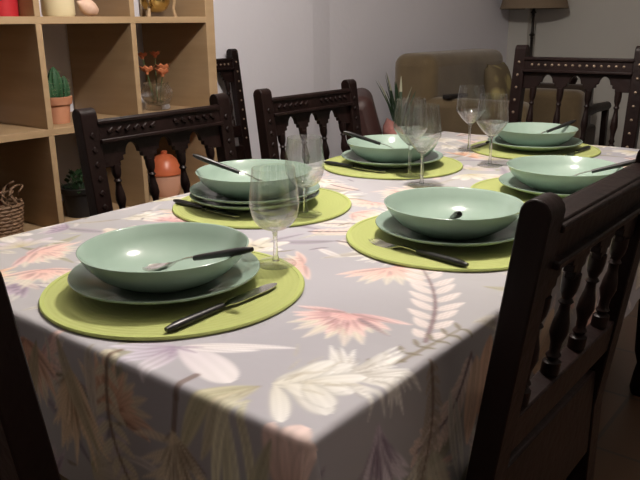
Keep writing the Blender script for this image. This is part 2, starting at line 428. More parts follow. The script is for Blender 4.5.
    P.stroke([(.40, .13), (.425, .19), (.43, .25), (.435, .31)], .004, (.20, .17, .12), .85, .002)
    for t in np.linspace(0, 1, 8):
        for sg in (-1, 1):
            P.leaf(.40 + .035 * t, .13 + .18 * t, 1.35 + sg * 1.0, .022, .004, (.24, .21, .15), .8, 0)
    P.mum(.385, .105, .9, .095, (.54, .52, .48), (.76, .75, .73), 44, 1.35, (.30, .27, .24))
    for k in range(16):
        q = .78 + rng.normal(0, .55); r0 = rng.uniform(0, .04)
        P.petal(.342 + r0 * math.cos(.78), .055 + r0 * math.sin(.78), q, rng.uniform(.05, .085), rng.uniform(.011, .018), (.62, .60, .53), np.array((.76, .75, .73)) * rng.uniform(.9, 1.04), .92, vein=.05, edge=.30, curve=rng.uniform(-.15, .15), rnd=True)
    for k in range(14):
        q = .78 + rng.normal(0, .5); r0 = rng.uniform(.02, .08)
        P.petal(.340 + r0 * math.cos(q), .052 + r0 * math.sin(q), q + rng.uniform(-.3, .3), rng.uniform(.02, .04), .0016, (.38, .34, .25), (.46, .42, .34), .6, curve=rng.uniform(-.2, .2))
    P.protea(-.21, .12, -.6, .07, 'pale', 1.2)
    P.protea(-.31, .17, .4, .06, 'pale', 1.2)
    # the hanging side towards the viewer: v runs down the cloth
    P.protea(-.05, -.035, -1.5, .08, 'tan', 1.0)
    P.mum(.055, -.045, -1.45, .12, (.52, .36, .22), (.76, .62, .44), 34, .85, (.22, .14, .08))
    P.leaf(.03, -.01, -1.2, .16, .014, (.42, .36, .24), .8, .15); P.leaf(-.02, -.03, -1.9, .15, .014, (.36, .32, .20), .8, -.1)
    P.lily(-.16, -.06, -1.3, .08, (.62, .42, .36), (.40, .26, .22), 5, .8)
    P.fern(.14, .01, .165, -.19, .034, (.60, .55, .42), (.2, .14, .1), 9, -.1)
    P.leaf(.10, .0, -1.7, .10, .012, (.50, .46, .40), .85, .2)
    P.mum(.255, -.055, -1.5, .11, (.54, .46, .32), (.76, .68, .54), 44, 1.35, (.16, .11, .08))
    P.stroke([(.262, .02), (.260, -.02), (.255, -.06)], .0045, (.17, .12, .10), .85)
    for k, (an, cv) in enumerate(((-1.25, -.1), (-1.55, .05), (-1.85, .12), (-1.05, -.2), (-2.1, .2))):
        P.leaf(.338 + .006 * (k - 2), .016, an, .21 - .02 * k, .0075, [(.70, .68, .52), (.60, .58, .42)][k % 2], .9, cv * 1.6)
    P.protea(.43, -.09, -1.6, .075, 'tan', .8)
    for q, l_, w_ in ((1.95, .10, .018), (1.30, .10, .018), (1.62, .108, .022), (1.75, .085, .012), (1.45, .08, .012)):
        P.petal(.432, -.095, q, l_, w_, (.50, .34, .28), (.76, .60, .57), .93, vein=.07, edge=.2, rnd=True)
    P.leaf(.40, -.02, -1.9, .17, .012, (.46, .44, .30), .85, .1)
    # the hanging side beside the foreground chair
    P.mum(.475, .105, -.05, .13, (.44, .38, .46), (.72, .67, .73), 46, .8, (.20, .15, .21))
    P.mum(.545, .065, .1, .09, (.56, .54, .48), (.76, .74, .68), 30, 1.1); P.mum(.56, .19, .2, .09, (.52, .50, .42), (.72, .70, .60), 26, 1.0)
    P.leaf(.47, .37, -.25, .13, .028, (.68, .44, .31), .9, .1); P.leaf(.485, .33, -.1, .12, .024, (.70, .50, .37), .9, -.1)
    P.leaf(.455, .41, -.3, .10, .02, (.70, .56, .50), .85, .1)
    P.fern(.45, .215, .60, .20, .028, (.34, .29, .24), (.18, .13, .10), 11, .08)
    P.leaf(.50, .26, .0, .14, .008, (.66, .64, .58), .85, .15); P.leaf(.52, .27, .3, .12, .007, (.68, .66, .60), .85, -.1)
    P.lily(.575, .52, 2.6, .11, (.72, .56, .40), (.60, .42, .26), 6, 1.5); P.lily(.60, .46, -1.6, .10, (.70, .55, .40), (.58, .40, .26), 5, 1.2)
    P.leaf(.57, .22, .2, .10, .02, (.52, .50, .40), .8, .2)
    c = np.clip(P.c, .02, .78)
    me = bpy.data.meshes.new('tablecloth')
    n = len(U); me.vertices.add(n); me.vertices.foreach_set('co', np.c_[X, Y, Z].ravel().astype(np.float32))
    I = np.arange(n).reshape(nu, nv)
    q = np.stack([I[:-1, :-1], I[1:, :-1], I[1:, 1:], I[:-1, 1:]], -1).reshape(-1, 4)
    me.loops.add(q.size); me.loops.foreach_set('vertex_index', q.ravel().astype(np.int32))
    me.polygons.add(len(q)); me.polygons.foreach_set('loop_start', np.arange(0, q.size, 4, dtype=np.int32))
    me.update(calc_edges=True)
    me.polygons.foreach_set('use_smooth', np.ones(len(q), dtype=bool))
    at = me.color_attributes.new('print', 'FLOAT_COLOR', 'POINT')
    at.data.foreach_set('color', np.c_[c, np.ones(n)].ravel().astype(np.float32))
    me.materials.append(CLOTH); me.validate()
    o = bpy.data.objects.new('tablecloth', me); COL.objects.link(o)
    return tag(o, 'grey tablecloth printed with pink, white and plum flowers over the long dining table', 'tablecloth')
make_cloth()

# ------------------------------------------------------------------ place settings
SET = dict(N=(.028, .192), A=(-.215, .643), B=(-.238, 1.186), R=(.230, .665), S=(.251, 1.109), H=(-.026, 1.647))
WHERE = dict(N='nearest the viewer at the near table end', A='by the nearer chair on the bookshelf side',
             B='by the farther chair on the bookshelf side', R='beside the big dark foreground chair',
             S='partly behind the foreground chair top', H='at the far table end by the studded chair')
ZM = T + .0022
def mat_mesh():
    t = thing('placemat', '', 'placemat', group='lime placemats on the table')
    MB().lathe([(0, 0), (.184, 0), (.186, .002), (.184, .0042), (0, .0045)], 96).build('pad', FELT, t)
    MB().lathe([(.184, .0002), (.190, .0002), (.1915, .0025), (.190, .005), (.184, .005)], 96, closed=True).build('piped_edge', FELTEDGE, t)
    return t
def plate_obj():
    p = [(0, .0), (.075, .0), (.08, .0025), (.1, .0075), (.124, .0165), (.1375, .0225), (.1385, .0245), (.1375, .0258), (.123, .0208), (.099, .0122), (.088, .0075), (.08, .006), (0, .0055)]
    return MB().lathe(p, 96).build('dinner_plate', CERAMIC, None, ang=70)
def bowl_obj():
    p = [(0, .002), (.045, .002), (.046, 0), (.056, 0), (.058, .0025), (.080, .0095), (.100, .0225), (.114, .038), (.1225, .053), (.1235, .0548), (.1222, .0558), (.1202, .0544), (.111, .0395), (.097, .0250), (.078, .0130), (.057, .0072), (.03, .006), (0, .0056)]
    return MB().lathe(p, 96).build('pasta_bowl', CERAMIC, None, ang=75)
m0 = mat_mesh(); pl0 = plate_obj(); bo0 = bowl_obj()
SHIFT = dict(N=(-.011, -.007), A=(-.012, -.010), S=(.009, .007))
first = True
for k, (x, y) in SET.items():
    m = m0 if first else copy_thing(m0, (0, 0, 0), 0, '')
    m.location = (x, y, ZM); m['label'] = f'round lime green placemat {WHERE[k]}'
    p = pl0 if first else pl0.copy()
    b = bo0 if first else bo0.copy()
    if not first: COL.objects.link(p); COL.objects.link(b)
    dx, dy = SHIFT.get(k, (0, 0)); x += dx; y += dy
    up = .0115 if k == 'A' else 0        # two plates are stacked here
    p.location = (x, y, ZM + .0048); b.location = (x, y, ZM + .0112 + up)
    if up:
        p2 = pl0.copy(); COL.objects.link(p2); p2.location = (x + .002, y - .001, ZM + .0048 + up)
        tag(p2, 'upper of the two stacked celadon plates by the nearer bookshelf side chair', 'plate', 'green dinner plates')
    tag(p, f'celadon green dinner plate under its bowl {WHERE[k]}' if not up else 'lower of the two stacked celadon plates by the nearer bookshelf side chair', 'plate', 'green dinner plates')
    tag(b, f'deep celadon green bowl {WHERE[k]}', 'bowl', 'green pasta bowls')
    first = False

# cutlery: x from the handle end (0) to the tip
def handle_mb(l=.104, w=.0092, t=.0056):
    xs = np.linspace(0, 1, 9); 
    prof = [.55, .92, 1, .98, .93, .88, .84, .82, .72]
    return MB().tube([(x * l, 0, 0) for x in xs], [w * .75 * q for q in prof], 12, flat=t / (w * .75))
def head_strip(xs, ws, zs, th=.0016, cup=0):
    """a metal strip, cupped across"""
    m = MB(); n = 7; vs = []; fs = []
    for x, w, z in zip(xs, ws, zs):
        for j in range(n):
            t = -1 + 2 * j / (n - 1)
            vs.append((x, w * t, z + cup * (w / max(ws)) * (t * t)))
    N = len(vs)
    vs += [(a, b, c - th) for a, b, c in vs]
    for i in range(len(xs) - 1):
        for j in range(n - 1):
            a = i * n + j
            fs.append((a, a + n, a + n + 1, a + 1)); fs.append((a + N, a + N + 1, a + N + n + 1, a + N + n))
    M = len(xs)
    for i in range(M - 1):
        a = i * n; fs.append((a, a + N, a + n + N, a + n)); b = i * n + n - 1; fs.append((b, b + n, b + n + N, b + N))
    fs.append(tuple([j for j in range(n)] + [N + j for j in range(n - 1, -1, -1)]))
    e = (M - 1) * n; fs.append(tuple([e + j for j in range(n - 1, -1, -1)] + [e + N + j for j in range(n)]))
    return m.add(vs, fs)
def spoon(label):
    t = thing('spoon', label, 'spoon', group='soup spoons lying in the bowls')
    handle_mb().build('handle', BLACKP, t)['label'] = 'black handle'
    nx = np.linspace(.092, .145, 6); hx = .145 + .058 * (1 - np.cos(np.linspace(0, PI, 12))) / 2
    xs = list(nx) + list(hx[1:])
    ws = [.004, .0034, .003, .003, .0035, .005] + [.0205 * math.sqrt(max(.03, 1 - ((x - .174) / .031) ** 2)) for x in hx[1:]]
    zs = [0, .0012, .0018, .0014, 0, -.002] + [-.002 - .0075 * max(0, 1 - ((x - .174) / .03) ** 2) for x in hx[1:]]
    head_strip(xs, ws, zs, .0014, .005).build('spoon_head', STEEL, t, ang=60)['label'] = 'steel spoon head'
    return t
def knife(label):
    t = thing('table_knife', label, 'knife', group='table knives on the placemats')
    handle_mb(.1).build('handle', BLACKP, t)['label'] = 'black handle'
    xs = [.094, .11, .118, .14, .17, .195, .205, .21]
    ws = [.0045, .005, .0085, .0095, .0098, .0085, .005, .0015]
    head_strip(xs, ws, [0] * 8, .0015).build('blade', STEEL, t, ang=60)['label'] = 'steel blade'
    return t
def fork(label):
    t = thing('table_fork', label, 'fork', group='table forks on the placemats')
    handle_mb(.1).build('handle', BLACKP, t)['label'] = 'black handle'
    xs = [.094, .115, .135, .145, .155, .163]; ws = [.0042, .003, .0035, .008, .0115, .012]; zs = [0, .002, .002, -.001, -.004, -.005]
    h = head_strip(xs, ws, zs, .0014)
    for j in range(4):
        yy = -.0102 + .0068 * j
        h.tube([(.162, yy, -.0055), (.18, yy, -.006), (.195, yy, -.003), (.203, yy, .0005)], [.0016, .0015, .0012, .0005], 6)
    h.build('fork_head', STEEL, t, ang=60)['label'] = 'steel fork head'
    return t
def aim(o, E, Tp):
    E = Vector(E) + Vector((0, 0, T)); Tp = Vector(Tp) + Vector((0, 0, T))
    x = (Tp - E).normalized(); y = Vector((0, 0, 1)).cross(x).normalized(); z = x.cross(y)
    o.matrix_world = Matrix(((x.x, y.x, z.x, E.x), (x.y, y.y, z.y, E.y), (x.z, y.z, z.z, E.z), (0, 0, 0, 1)))
    return o
def rel(k, dx, dy, z): return (SET[k][0] + dx, SET[k][1] + dy, z)
sp0 = spoon('soup spoon lying in the green bowl nearest the viewer')
aim(sp0, rel('N', .144, .017, .084), rel('N', -.060, -.016, .0275))
def more(src, label, E, Tp):
    return aim(copy_thing(src, (0, 0, 0), 0, label), E, Tp)
more(sp0, 'soup spoon with black handle leaning out of the bowl by the nearer bookshelf side chair', rel('A', -.108, -.094, .114), rel('A', .042, .024, .0385))
more(sp0, 'soup spoon with black handle leaning out of the bowl by the farther bookshelf side chair', rel('B', -.098, -.088, .097), rel('B', .052, .032, .031))
more(sp0, 'soup spoon pointing end on at the viewer in the bowl beside the foreground chair', rel('R', .083, -.135, .088), rel('R', -.022, .022, .0265))
more(sp0, 'soup spoon with its handle on the rim of the bowl behind the foreground chair top', rel('S', .151, .082, .083), rel('S', -.03, -.012, .0265))
more(sp0, 'soup spoon in the bowl at the far head of the table', rel('H', .075, .125, .082), rel('H', -.03, -.045, .0265))
ZK = .0122
kn0 = knife('black handled knife on the placemat nearest the viewer')
aim(kn0, (.157, .066, ZK), (.153, .275, ZK))
more(kn0, 'black handled knife on the placemat of the nearer bookshelf side setting', (-.372, .532, ZK), (-.165, .520, ZK))
more(kn0, 'black handled knife on the placemat of the farther bookshelf side setting', (-.384, 1.076, ZK), (-.177, 1.062, ZK))
more(kn0, 'black handled knife at the far head of the table, towards the sofa', (-.178, 1.735, ZK), (-.172, 1.527, ZK))
fk0 = fork('black handled fork half hidden under the plate nearest the viewer')
aim(fk0, (-.107, .103, ZK - .001), (-.088, .303, ZK - .001))
more(fk0, 'black handled fork on the placemat beside the foreground chair', (.338, .516, ZK), (.150, .545, ZK))
more(fk0, 'black handled fork at the far head of the table, just behind the bowl', (.112, 1.735, ZK), (.108, 1.535, ZK))

# wine glasses
def glass(kind, label, group):
    if kind == 'round':
        st, hb = .055, .157
        out = [(.0045, st), (.012, st + .002), (.024, st + .008), (.034, st + .021), (.0388, st + .038), (.0388, st + .052), (.0368, st + .075), (.0335, st + .101)]
    else:
        st, hb = .076, .190
        out = [(.0042, st), (.010, st + .004), (.026, st + .020), (.0405, st + .040), (.0425, st + .048), (.0415, st + .06), (.0385, st + .088), (.0350, st + .114)]
    # refine with a smooth curve through the points
    pts = [Vector((a, b)) for a, b in out]; fine = []
    for i in range(len(pts) - 1):
        p0, p1, p2, p3 = pts[max(i - 1, 0)], pts[i], pts[i + 1], pts[min(i + 2, len(pts) - 1)]
        for q in range(4):
            t = q / 4
            fine.append(.5 * ((2 * p1) + (p2 - p0) * t + (2 * p0 - 5 * p1 + 4 * p2 - p3) * t * t + (3 * p1 - p0 - 3 * p2 + p3) * t ** 3))
    fine.append(pts[-1])
    th = .0011
    inner = [(max(p.x - th, 0), p.y + (.0022 if i < 4 else 0)) for i, p in enumerate(fine)]
    prof = [(0, st)] + [(p.x, p.y) for p in fine] + [(fine[-1].x - th / 2, fine[-1].y + .0006)] + list(reversed(inner)) + [(0, inner[0][1])]
    t = thing('wine_glass', label, 'wine glass', group=group)
    bm_ = MB().lathe(prof, 64)
    zt_ = st + (.030 if kind == 'round' else .044)
    bm_.m = [1 if all(bm_.v[i][2] < zt_ for i in f) else 0 for f in bm_.f]
    bm_.build('bowl', [GLASS, GLASS_THICK], t, ang=80)
    MB().lathe([(0, .0052), (.006, .0052), (.0042, .014), (.0034, .03), (.0034, st - .012), (.0046, st - .0003), (0, st - .0003)], 32).build('stem', GLASS_THICK, t, ang=80)
    MB().lathe([(0, 0), (.032, 0), (.0335, .0008), (.032, .0018), (.018, .0028), (.006, .0049), (0, .0049)], 64).build('foot', THIN, t, ang=80)
    return t
gr = glass('round', 'round bowled wine glass just behind the nearest bowl', 'wine glasses')
gr.location = (.084, .352, T + .0075)
copy_thing(gr, (-.077, .621, T + .0075), 0, 'round bowled wine glass on the edge of the nearer bookshelf side placemat')
gt = glass('tall', 'front one of the two overlapping tall wine glasses in mid table', 'wine glasses')
gt.location = (-.040, 1.012, T + .0022)
copy_thing(gt, (-.113, 1.075, T + .0075), 0, 'rear one of the two overlapping tall wine glasses in mid table')
copy_thing(gt, (-.168, 1.500, T + .0075), 0, 'tall wine glass farthest from the viewer, in front of the sofa')
copy_thing(gt, (-.020, 1.335, T + .0022), 0, 'tall wine glass standing just before the far head bowl')

# ------------------------------------------------------------------ carved chairs
def make_chair(label, H=.925, seat=.48, nails=False, lean=.13, drop=.028):
    t = thing('dining_chair', label, 'chair', group='carved dark wooden dining chairs')
    wh = .230; pw = .043; pd = .035; yb = -.2
    def yl(z): return yb - lean * max(0, z - seat)          # centre line of the leaning posts
    for s in (-1, 1):
        prof = []
        zt = H - pd / 2
        for z in (0, seat, zt): prof.append((yl(z) + pd / 2, z))
        for k in range(1, 8):
            a = PI * k / 8; prof.append((yl(zt) + pd / 2 * math.cos(a) , zt + pd / 2 * math.sin(a)))
        for z in (zt, seat, 0): prof.append((yl(z) - pd / 2, z))
        x0, x1 = s * wh, s * (wh - pw)
        m = MB().prism(prof, 'x', min(x0, x1), max(x0, x1))
        # carved marks down the front of the post
        n = 9
        for k in range(n):
            z = .60 + (H - .06 - .60) * k / (n - 1)
            c = (s * (wh - pw / 2), yl(z) + pd / 2 + .001, z)
            R = Matrix.Rotation(math.atan(lean), 3, 'X')
            if nails:
                m.xf = Matrix.Translation(c) @ R.to_4x4() @ Matrix.Rotation(-PI / 2, 4, 'X')
                m.lathe([(.0052, 0), (.0046, .0024), (.0024, .0038), (0, .0042)], 10, mi=1); m.xf = Matrix.Identity(4)
            else:
                m.box(c, (.012, .0045, .012), rot=R @ Matrix.Rotation(PI / 4, 3, 'Y'))
        m.build('back_post', [WOOD, BRASS_NAIL], t, .004)
    xin = wh - pw + .004
    R = Matrix.Rotation(math.atan(lean), 3, 'X')
    # crest rail
    zt = H - drop; hz = .054; zc = zt - hz / 2
    m = MB().box((0, yl(zc), zc), (2 * xin, .030, hz), rot=R)
    for dz, dp in ((hz / 2 - .008, .006), (-hz / 2 + .004, .010)):
        m.box((0, yl(zc + dz), zc + dz), (2 * xin, .030 + 2 * dp, .010), rot=R)
    for k in range(14):
        if not nails and k in (6, 7): continue
        x = (-6.5 + k) * .0245
        zz = zc + .001
        if nails:
            m.xf = Matrix.Translation((x, yl(zz) + .0155, zz)) @ R.to_4x4() @ Matrix.Rotation(-PI / 2, 4, 'X')
            m.lathe([(.0052, 0), (.0046, .0024), (.0024, .0038), (0, .0042)], 10, mi=1); m.xf = Matrix.Identity(4)
        else:
            m.box((x, yl(zz) + .016, zz), (.018, .010, .009), rot=R @ Matrix.Rotation(-.55 if k < 6 else .55, 3, 'Y'))
    m.build('crest_rail', [WOOD, BRASS_NAIL], t, .0025)
    # arcaded panel below it
    z1 = zt - hz + .002; z0 = z1 - .058
    sx = (-.150, -.05, .05, .150)
    pts = [(-xin, z1), (-xin, z0)]
    for a, b in zip(sx, sx[1:]):
        c = (a + b) / 2
        pts += [(a - .012 if a == sx[0] else a, z0), (c - .038, z0), (c - .038, z0 + .010), (c - .028, z0 + .012), (c - .028, z0 + .022), (c - .020, z0 + .024)]
        pts += [(c - .020 * math.cos(q), z0 + .024 + .026 * math.sin(q)) for q in np.linspace(.2, PI - .2, 9)]
        pts += [(c + .020, z0 + .024), (c + .028, z0 + .022), (c + .028, z0 + .012), (c + .038, z0 + .010), (c + .038, z0)]
    pts += [(xin, z0), (xin, z1)]
    clean = [pts[0]]
    for p in pts[1:]:
        if math.hypot(p[0] - clean[-1][0], p[1] - clean[-1][1]) > 1e-5: clean.append(p)
    m = MB(); m.prism(clean, 'y', -.007, .007)
    zm = (z0 + z1) / 2
    sh = lean
    m.v = [(x, y + yl(zm) - sh * (z - zm), z) for x, y, z in m.v]
    m.build('arched_panel', WOOD, t, .0015)
    # lower rail and turned spindles
    zr = .64 + (seat - .48)
    MB().box((0, yl(zr - .0275), zr - .0275), (2 * xin, .028, .055), rot=R).build('lower_rail', WOOD, t, .003)
    for x in sx:
        prof = [(0, 0), (.0125, 0), (.0125, .03), (.007, .036), (.0105, .045), (.007, .055), (.008, .075), (.0125, .10), (.011, .125), (.0075, .15), (.0065, .165), (.010, .172), (.0065, .18)]
        Ls = z0 + .004 - zr; k = Ls / .235
        prof = [(r, z * k) for r, z in prof] + [(.009, .190 * k), (.0105, .196 * k), (.0118, .212 * k), (.0118, Ls), (0, Ls)]
        m = MB(); m.lathe(prof, 14)
        m.v = [(a + x, b + yl(zr + c), c + zr) for a, b, c in m.v]
        m.build('spindle', WOOD, t, ang=50)
    # seat, rails, front legs, stretchers
    MB().box((0, .012, seat - .012), (.45, .376, .024)).build('seat', LEATHER, t, .010, seg=3)
    m = MB()
    m.box((0, .18, seat - .055), (.36, .024, .06)); m.box((0, yb - .002, seat - .010), (.37, .026, .152))
    for s in (-1, 1): m.box((s * .19, -.01, seat - .055), (.024, .35, .06))
    m.build('seat_frame', WOOD, t, .003)
    for s in (-1, 1):
        m = MB().lathe([(0, 0), (.02, 0), (.023, .03), (.014, .06), (.02, .1), (.023, .16), (.014, .23), (.02, .26), (.02, .28), (0, .28)], 18, (s * .19, .18, 0))
        m.box((s * .19, .18, (.27 + seat - .025) / 2), (.044, .044, seat - .025 - .27)); m.build('front_leg', WOOD, t, .002)
        MB().box((s * .19, 0, .13), (.02, .35, .03)).build('side_stretcher', WOOD, t, .003)
    MB().box((0, .18, .20), (.35, .02, .06)).build('front_stretcher', WOOD, t, .003)
    return t
def put_chair(o, bx, by, face, H, seat=.48, lean=.13):
    """stand the chair so the top of its back is centred on (bx, by); face: angle the sitter looks along"""
    off = -.2 - lean * (H - seat)
    rz = face - PI / 2
    o.rotation_euler = (0, 0, rz)
    o.location = (bx - off * math.cos(face), by - off * math.sin(face), 0)
HT = .92
c0 = make_chair('carved dark chair with arched back on the bookshelf side, nearer one, before the cactus', HT)
put_chair(c0, -.610, .696, 0, HT)
def chair(label, bx, by, face):
    c = copy_thing(c0, (0, 0, 0), 0, label); put_chair(c, bx, by, face, HT); return c
chair('carved dark chair with arched back on the bookshelf side, farther one, against the pale wall', -.612, 1.285, 0)
chair('big dark foreground chair seen from behind, with slim light gaps between its spindles', .551, .470, PI)
chair('black looking chair cut off by the bottom corner, at the near end of the table', .062, -.215, PI / 2)
HT2 = 1.015
ch = make_chair('tall dark chair with rows of brass studs at the far head of the table', HT2, .50, True, drop=.042)
put_chair(ch, -.078, 2.12, -PI / 2, HT2, .50)
cw = copy_thing(ch, (0, 0, 0), 0, 'dark chair standing against the wall right next to the bookshelf')
put_chair(cw, -1.640, 1.774, 0, HT2, .50); cw.scale = (1, 1, .975)

# ------------------------------------------------------------------ bookshelf
XF, XB = -1.28, -1.665
DY = .354; Y0 = 1.514 - 4 * DY
zb = [T + .395, T + .052, T - .285]                          # centres of the boards
bs = thing('bookshelf', 'pale birch cube bookshelf with open square compartments along the wall', 'bookshelf', ((XF + XB) / 2, (Y0 + 1.55) / 2, 0))
def shelf_part(name, y0, y1, z0, z1):
    ox, oy = bs.location.x, bs.location.y
    MB().box(((XF + XB) / 2 - ox, (y0 + y1) / 2 - oy, (z0 + z1) / 2), (XF - XB, y1 - y0, z1 - z0)).build(name, BIRCH, bs, .0012)
ztop = zb[0] + .343; zbot = zb[2] - .343
shelf_part('side_panel', 1.497, 1.540, .0, ztop + .04); shelf_part('side_panel', Y0 - .04, Y0, .0, ztop + .04)
shelf_part('top_panel', Y0, 1.497, ztop, ztop + .04); shelf_part('bottom_panel', Y0, 1.497, .0, zbot)
for z in zb: shelf_part('shelf_board', Y0, 1.497, z - .011, z + .011)
rows = [zbot] + [z for z in reversed(zb)] + [ztop + .011]
ycols = [Y0 + DY * k for k in range(5)]
for a, b in zip(rows, rows[1:]):
    for y in ycols[1:4]:
        yy = y - .0
        shelf_part('divider', yy - .010, yy + .010, a + (.011 if a != zbot else 0), b - .011)

def pot_mb(rb, rt, h, rim=.006, rh=.02):
    return MB().lathe([(0, 0), (rb, 0), (rt - .004, h - rh), (rt + rim - .004, h - rh), (rt + rim, h), (rt - .006, h), (rt - .010, h - .02), (0, h - .02)], 40)
s1 = zb[0] + .0112; s2 = zb[1] + .0112; s3 = zb[2] + .0112
# middle row
t = thing('potted_cactus', 'dark green ribbed cactus in a terracotta pot in the middle row of the bookshelf', 'cactus', (-1.40, .912, s2))
pot_mb(.036, .046, .088, .006, .026).build('pot', TERRA, t, .001)
MB().lathe([(0, .068), (.038, .068), (.0375, .074), (0, .076)], 24).build('soil', SOIL, t)
def cactus_mb(x, y, z0, r, h, n=9):
    m = MB(); vs = []; fs = []; S = 4 * n; K = 12
    for i in range(K + 1):
        q = i / K; rr = r * (math.sin(PI * (.16 + .84 * q)) ** .6 if q < 1 else 0.02)
        for k in range(S):
            a = 2 * PI * k / S; f = rr * (1 - .2 * (.5 - .5 * math.cos(n * a)))
            vs.append((x + f * math.cos(a), y + f * math.sin(a), z0 + h * q))
    for i in range(K):
        for k in range(S): fs.append((i * S + k, i * S + (k + 1) % S, (i + 1) * S + (k + 1) % S, (i + 1) * S + k))
    m.add(vs, fs)
    for k in range(n):
        a = 2 * PI * k / n
        for i in range(2, K, 2):
            q = i / K; rr = r * math.sin(PI * (.16 + .84 * q)) ** .6
            for da in (-.35, .35):
                p = Vector((x + rr * math.cos(a), y + rr * math.sin(a), z0 + h * q))
                m.tube([p, p + Vector((math.cos(a + da), math.sin(a + da), .35)) * .008], [.0006, .0002], 4, mi=1)
    return m
for (x, y, r, h) in ((0, .0, .026, .112), (.012, .027, .017, .082), (.006, -.026, .016, .07), (-.02, .012, .016, .078)):
    cactus_mb(x, y, .074, r, h).build('cactus_column', [CACTUS, SPINE], t, ang=60)
t = thing('figurine', 'small dark wooden figurine with a round head behind the cactus pot', 'figurine', (-1.50, .872, s2))
MB().lathe([(0, 0), (.03, 0), (.03, .01), (.018, .02), (.022, .08), (.026, .12), (.014, .165), (.010, .175), (0, .175)], 24).build('body', DARKB, t)
MB().lathe([(0, .172), (.012, .176), (.024, .195), (.026, .212), (.018, .232), (0, .238)], 24).build('head', DARKB, t)
t = thing('glass_vase', 'clear cut glass vase holding orange flowers in the bookshelf', 'vase', (-1.44, 1.368, s2))
vm = MB(); vp = [(0, 0), (.036, 0), (.04, .006), (.036, .018), (.046, .045), (.05, .065), (.042, .085), (.037, .094), (.04, .10), (.037, .1), (.034, .094), (.039, .084), (.046, .065), (.042, .045), (.031, .022), (0, .014)]
vm.lathe([(r * 1.25, z * 1.02) for r, z in vp], 48).build('vessel', GLASS_THICK, t, ang=80)
fl0 = None
for k, (dx, dy, hh, ly, lx) in enumerate(((.0, -.016, .122, -.40, .1), (.016, .002, .112, .02, .5), (-.004, .016, .125, .36, .0), (-.004, -.006, .178, -.30, -.3), (-.012, .010, .180, .22, -.3))):
    f = thing('flower', '', 'flower', (-1.44 + dx, 1.368 + dy, s2 + .018), group='orange flowers in the glass vase')
    f['label'] = ['orange flower leaning to the figurine side of the glass vase', 'middle orange flower at the front of the glass vase', 'orange flower leaning to the outer panel side of the glass vase',
                  'taller orange flower bud over the cactus side of the glass vase', 'tallest orange flower bud over the outer side of the glass vase'][k]
    top = Vector((lx * hh * .4, ly * hh * .55, hh))
    MB().tube([(0, 0, 0), tuple(top * .5 + Vector((0, 0, .01))), tuple(top)], .0018, 6).build('stem', STEMG, f)
    m = MB(); R0 = .033 if k < 3 else .025
    for j in range(7):
        a = 2 * PI * j / 7
        d = Vector((math.cos(a), math.sin(a), .95)).normalized(); s_ = Vector((-math.sin(a), math.cos(a), 0))
        p = [top, top + d * R0 * .65 + s_ * R0 * .55, top + d * R0 * 1.25, top + d * R0 * .65 - s_ * R0 * .55]
        q = [v + Vector((0, 0, -.0016)) for v in p]
        m.add(p + q, [(0, 1, 2, 3), (7, 6, 5, 4), (0, 4, 5, 1), (1, 5, 6, 2), (2, 6, 7, 3), (3, 7, 4, 0)])
    m.lathe([(0, -.006), (.006, -.004), (.007, .004), (0, .008)], 12, tuple(top))
    m.build('bloom', ORANGE, f, ang=60)
# top row (only the feet of these show)
t = thing('flower_pot', 'red glazed pot cut off by the top corner of the picture', 'pot', (-1.40, .762, s1))
pot_mb(.048, .056, .15).build('vessel', REDG, t, .001)
t = thing('storage_jar', 'cream coloured jar on the top visible shelf above the cactus', 'jar', (-1.40, .955, s1))
MB().lathe([(0, 0), (.048, 0), (.053, .008), (.053, .15), (.045, .165), (.045, .172), (.04, .172), (.04, .15), (0, .15)], 40).build('vessel', CREAM, t)
MB().lathe([(0, .172), (.047, .172), (.047, .182), (.012, .19), (.014, .205), (0, .21)], 32).build('lid', CREAM, t)
m = MB(); m.xf = Matrix.Translation((0, 0, .0285)) @ Matrix.Rotation(1.15, 4, 'X')
for k in range(1): m.lathe([(0, -.036), (.014, -.030), (.024, -.012), (.0275, .006), (.022, .022), (.011, .034), (.004, .045), (0, .05)], 28)
o = m.build('sea_shell', SHELLM); o.location = (-1.36, 1.045, s1); tag(o, 'small pinkish beige rounded shell beside the cream jar', 'shell')
t = thing('brass_burner', 'shiny brass bowl hanging in a pale three legged stand on the bookshelf', 'ornament', (-1.42, 1.375, s1))
MB().lathe([(0, .016), (.02, .017), (.042, .028), (.054, .048), (.058, .075), (.06, .10), (.056, .10), (.054, .075), (.05, .05), (.038, .033), (0, .022)], 40).build('bowl', GOLD, t)
for k in range(3):
    a = 2 * PI * k / 3 + 1.05
    MB().tube([(math.cos(a) * .073, math.sin(a) * .073, 0), (math.cos(a) * .066, math.sin(a) * .066, .03), (math.cos(a) * .071, math.sin(a) * .071, .06), (math.cos(a) * .066, math.sin(a) * .066, .105)], [.008, .006, .008, .006], 10).build('stand_leg', BIRCH, t)
MB().lathe([(.059, .098), (.072, .098), (.072, .106), (.059, .106)], 40, closed=True).build('ring', BIRCH, t)
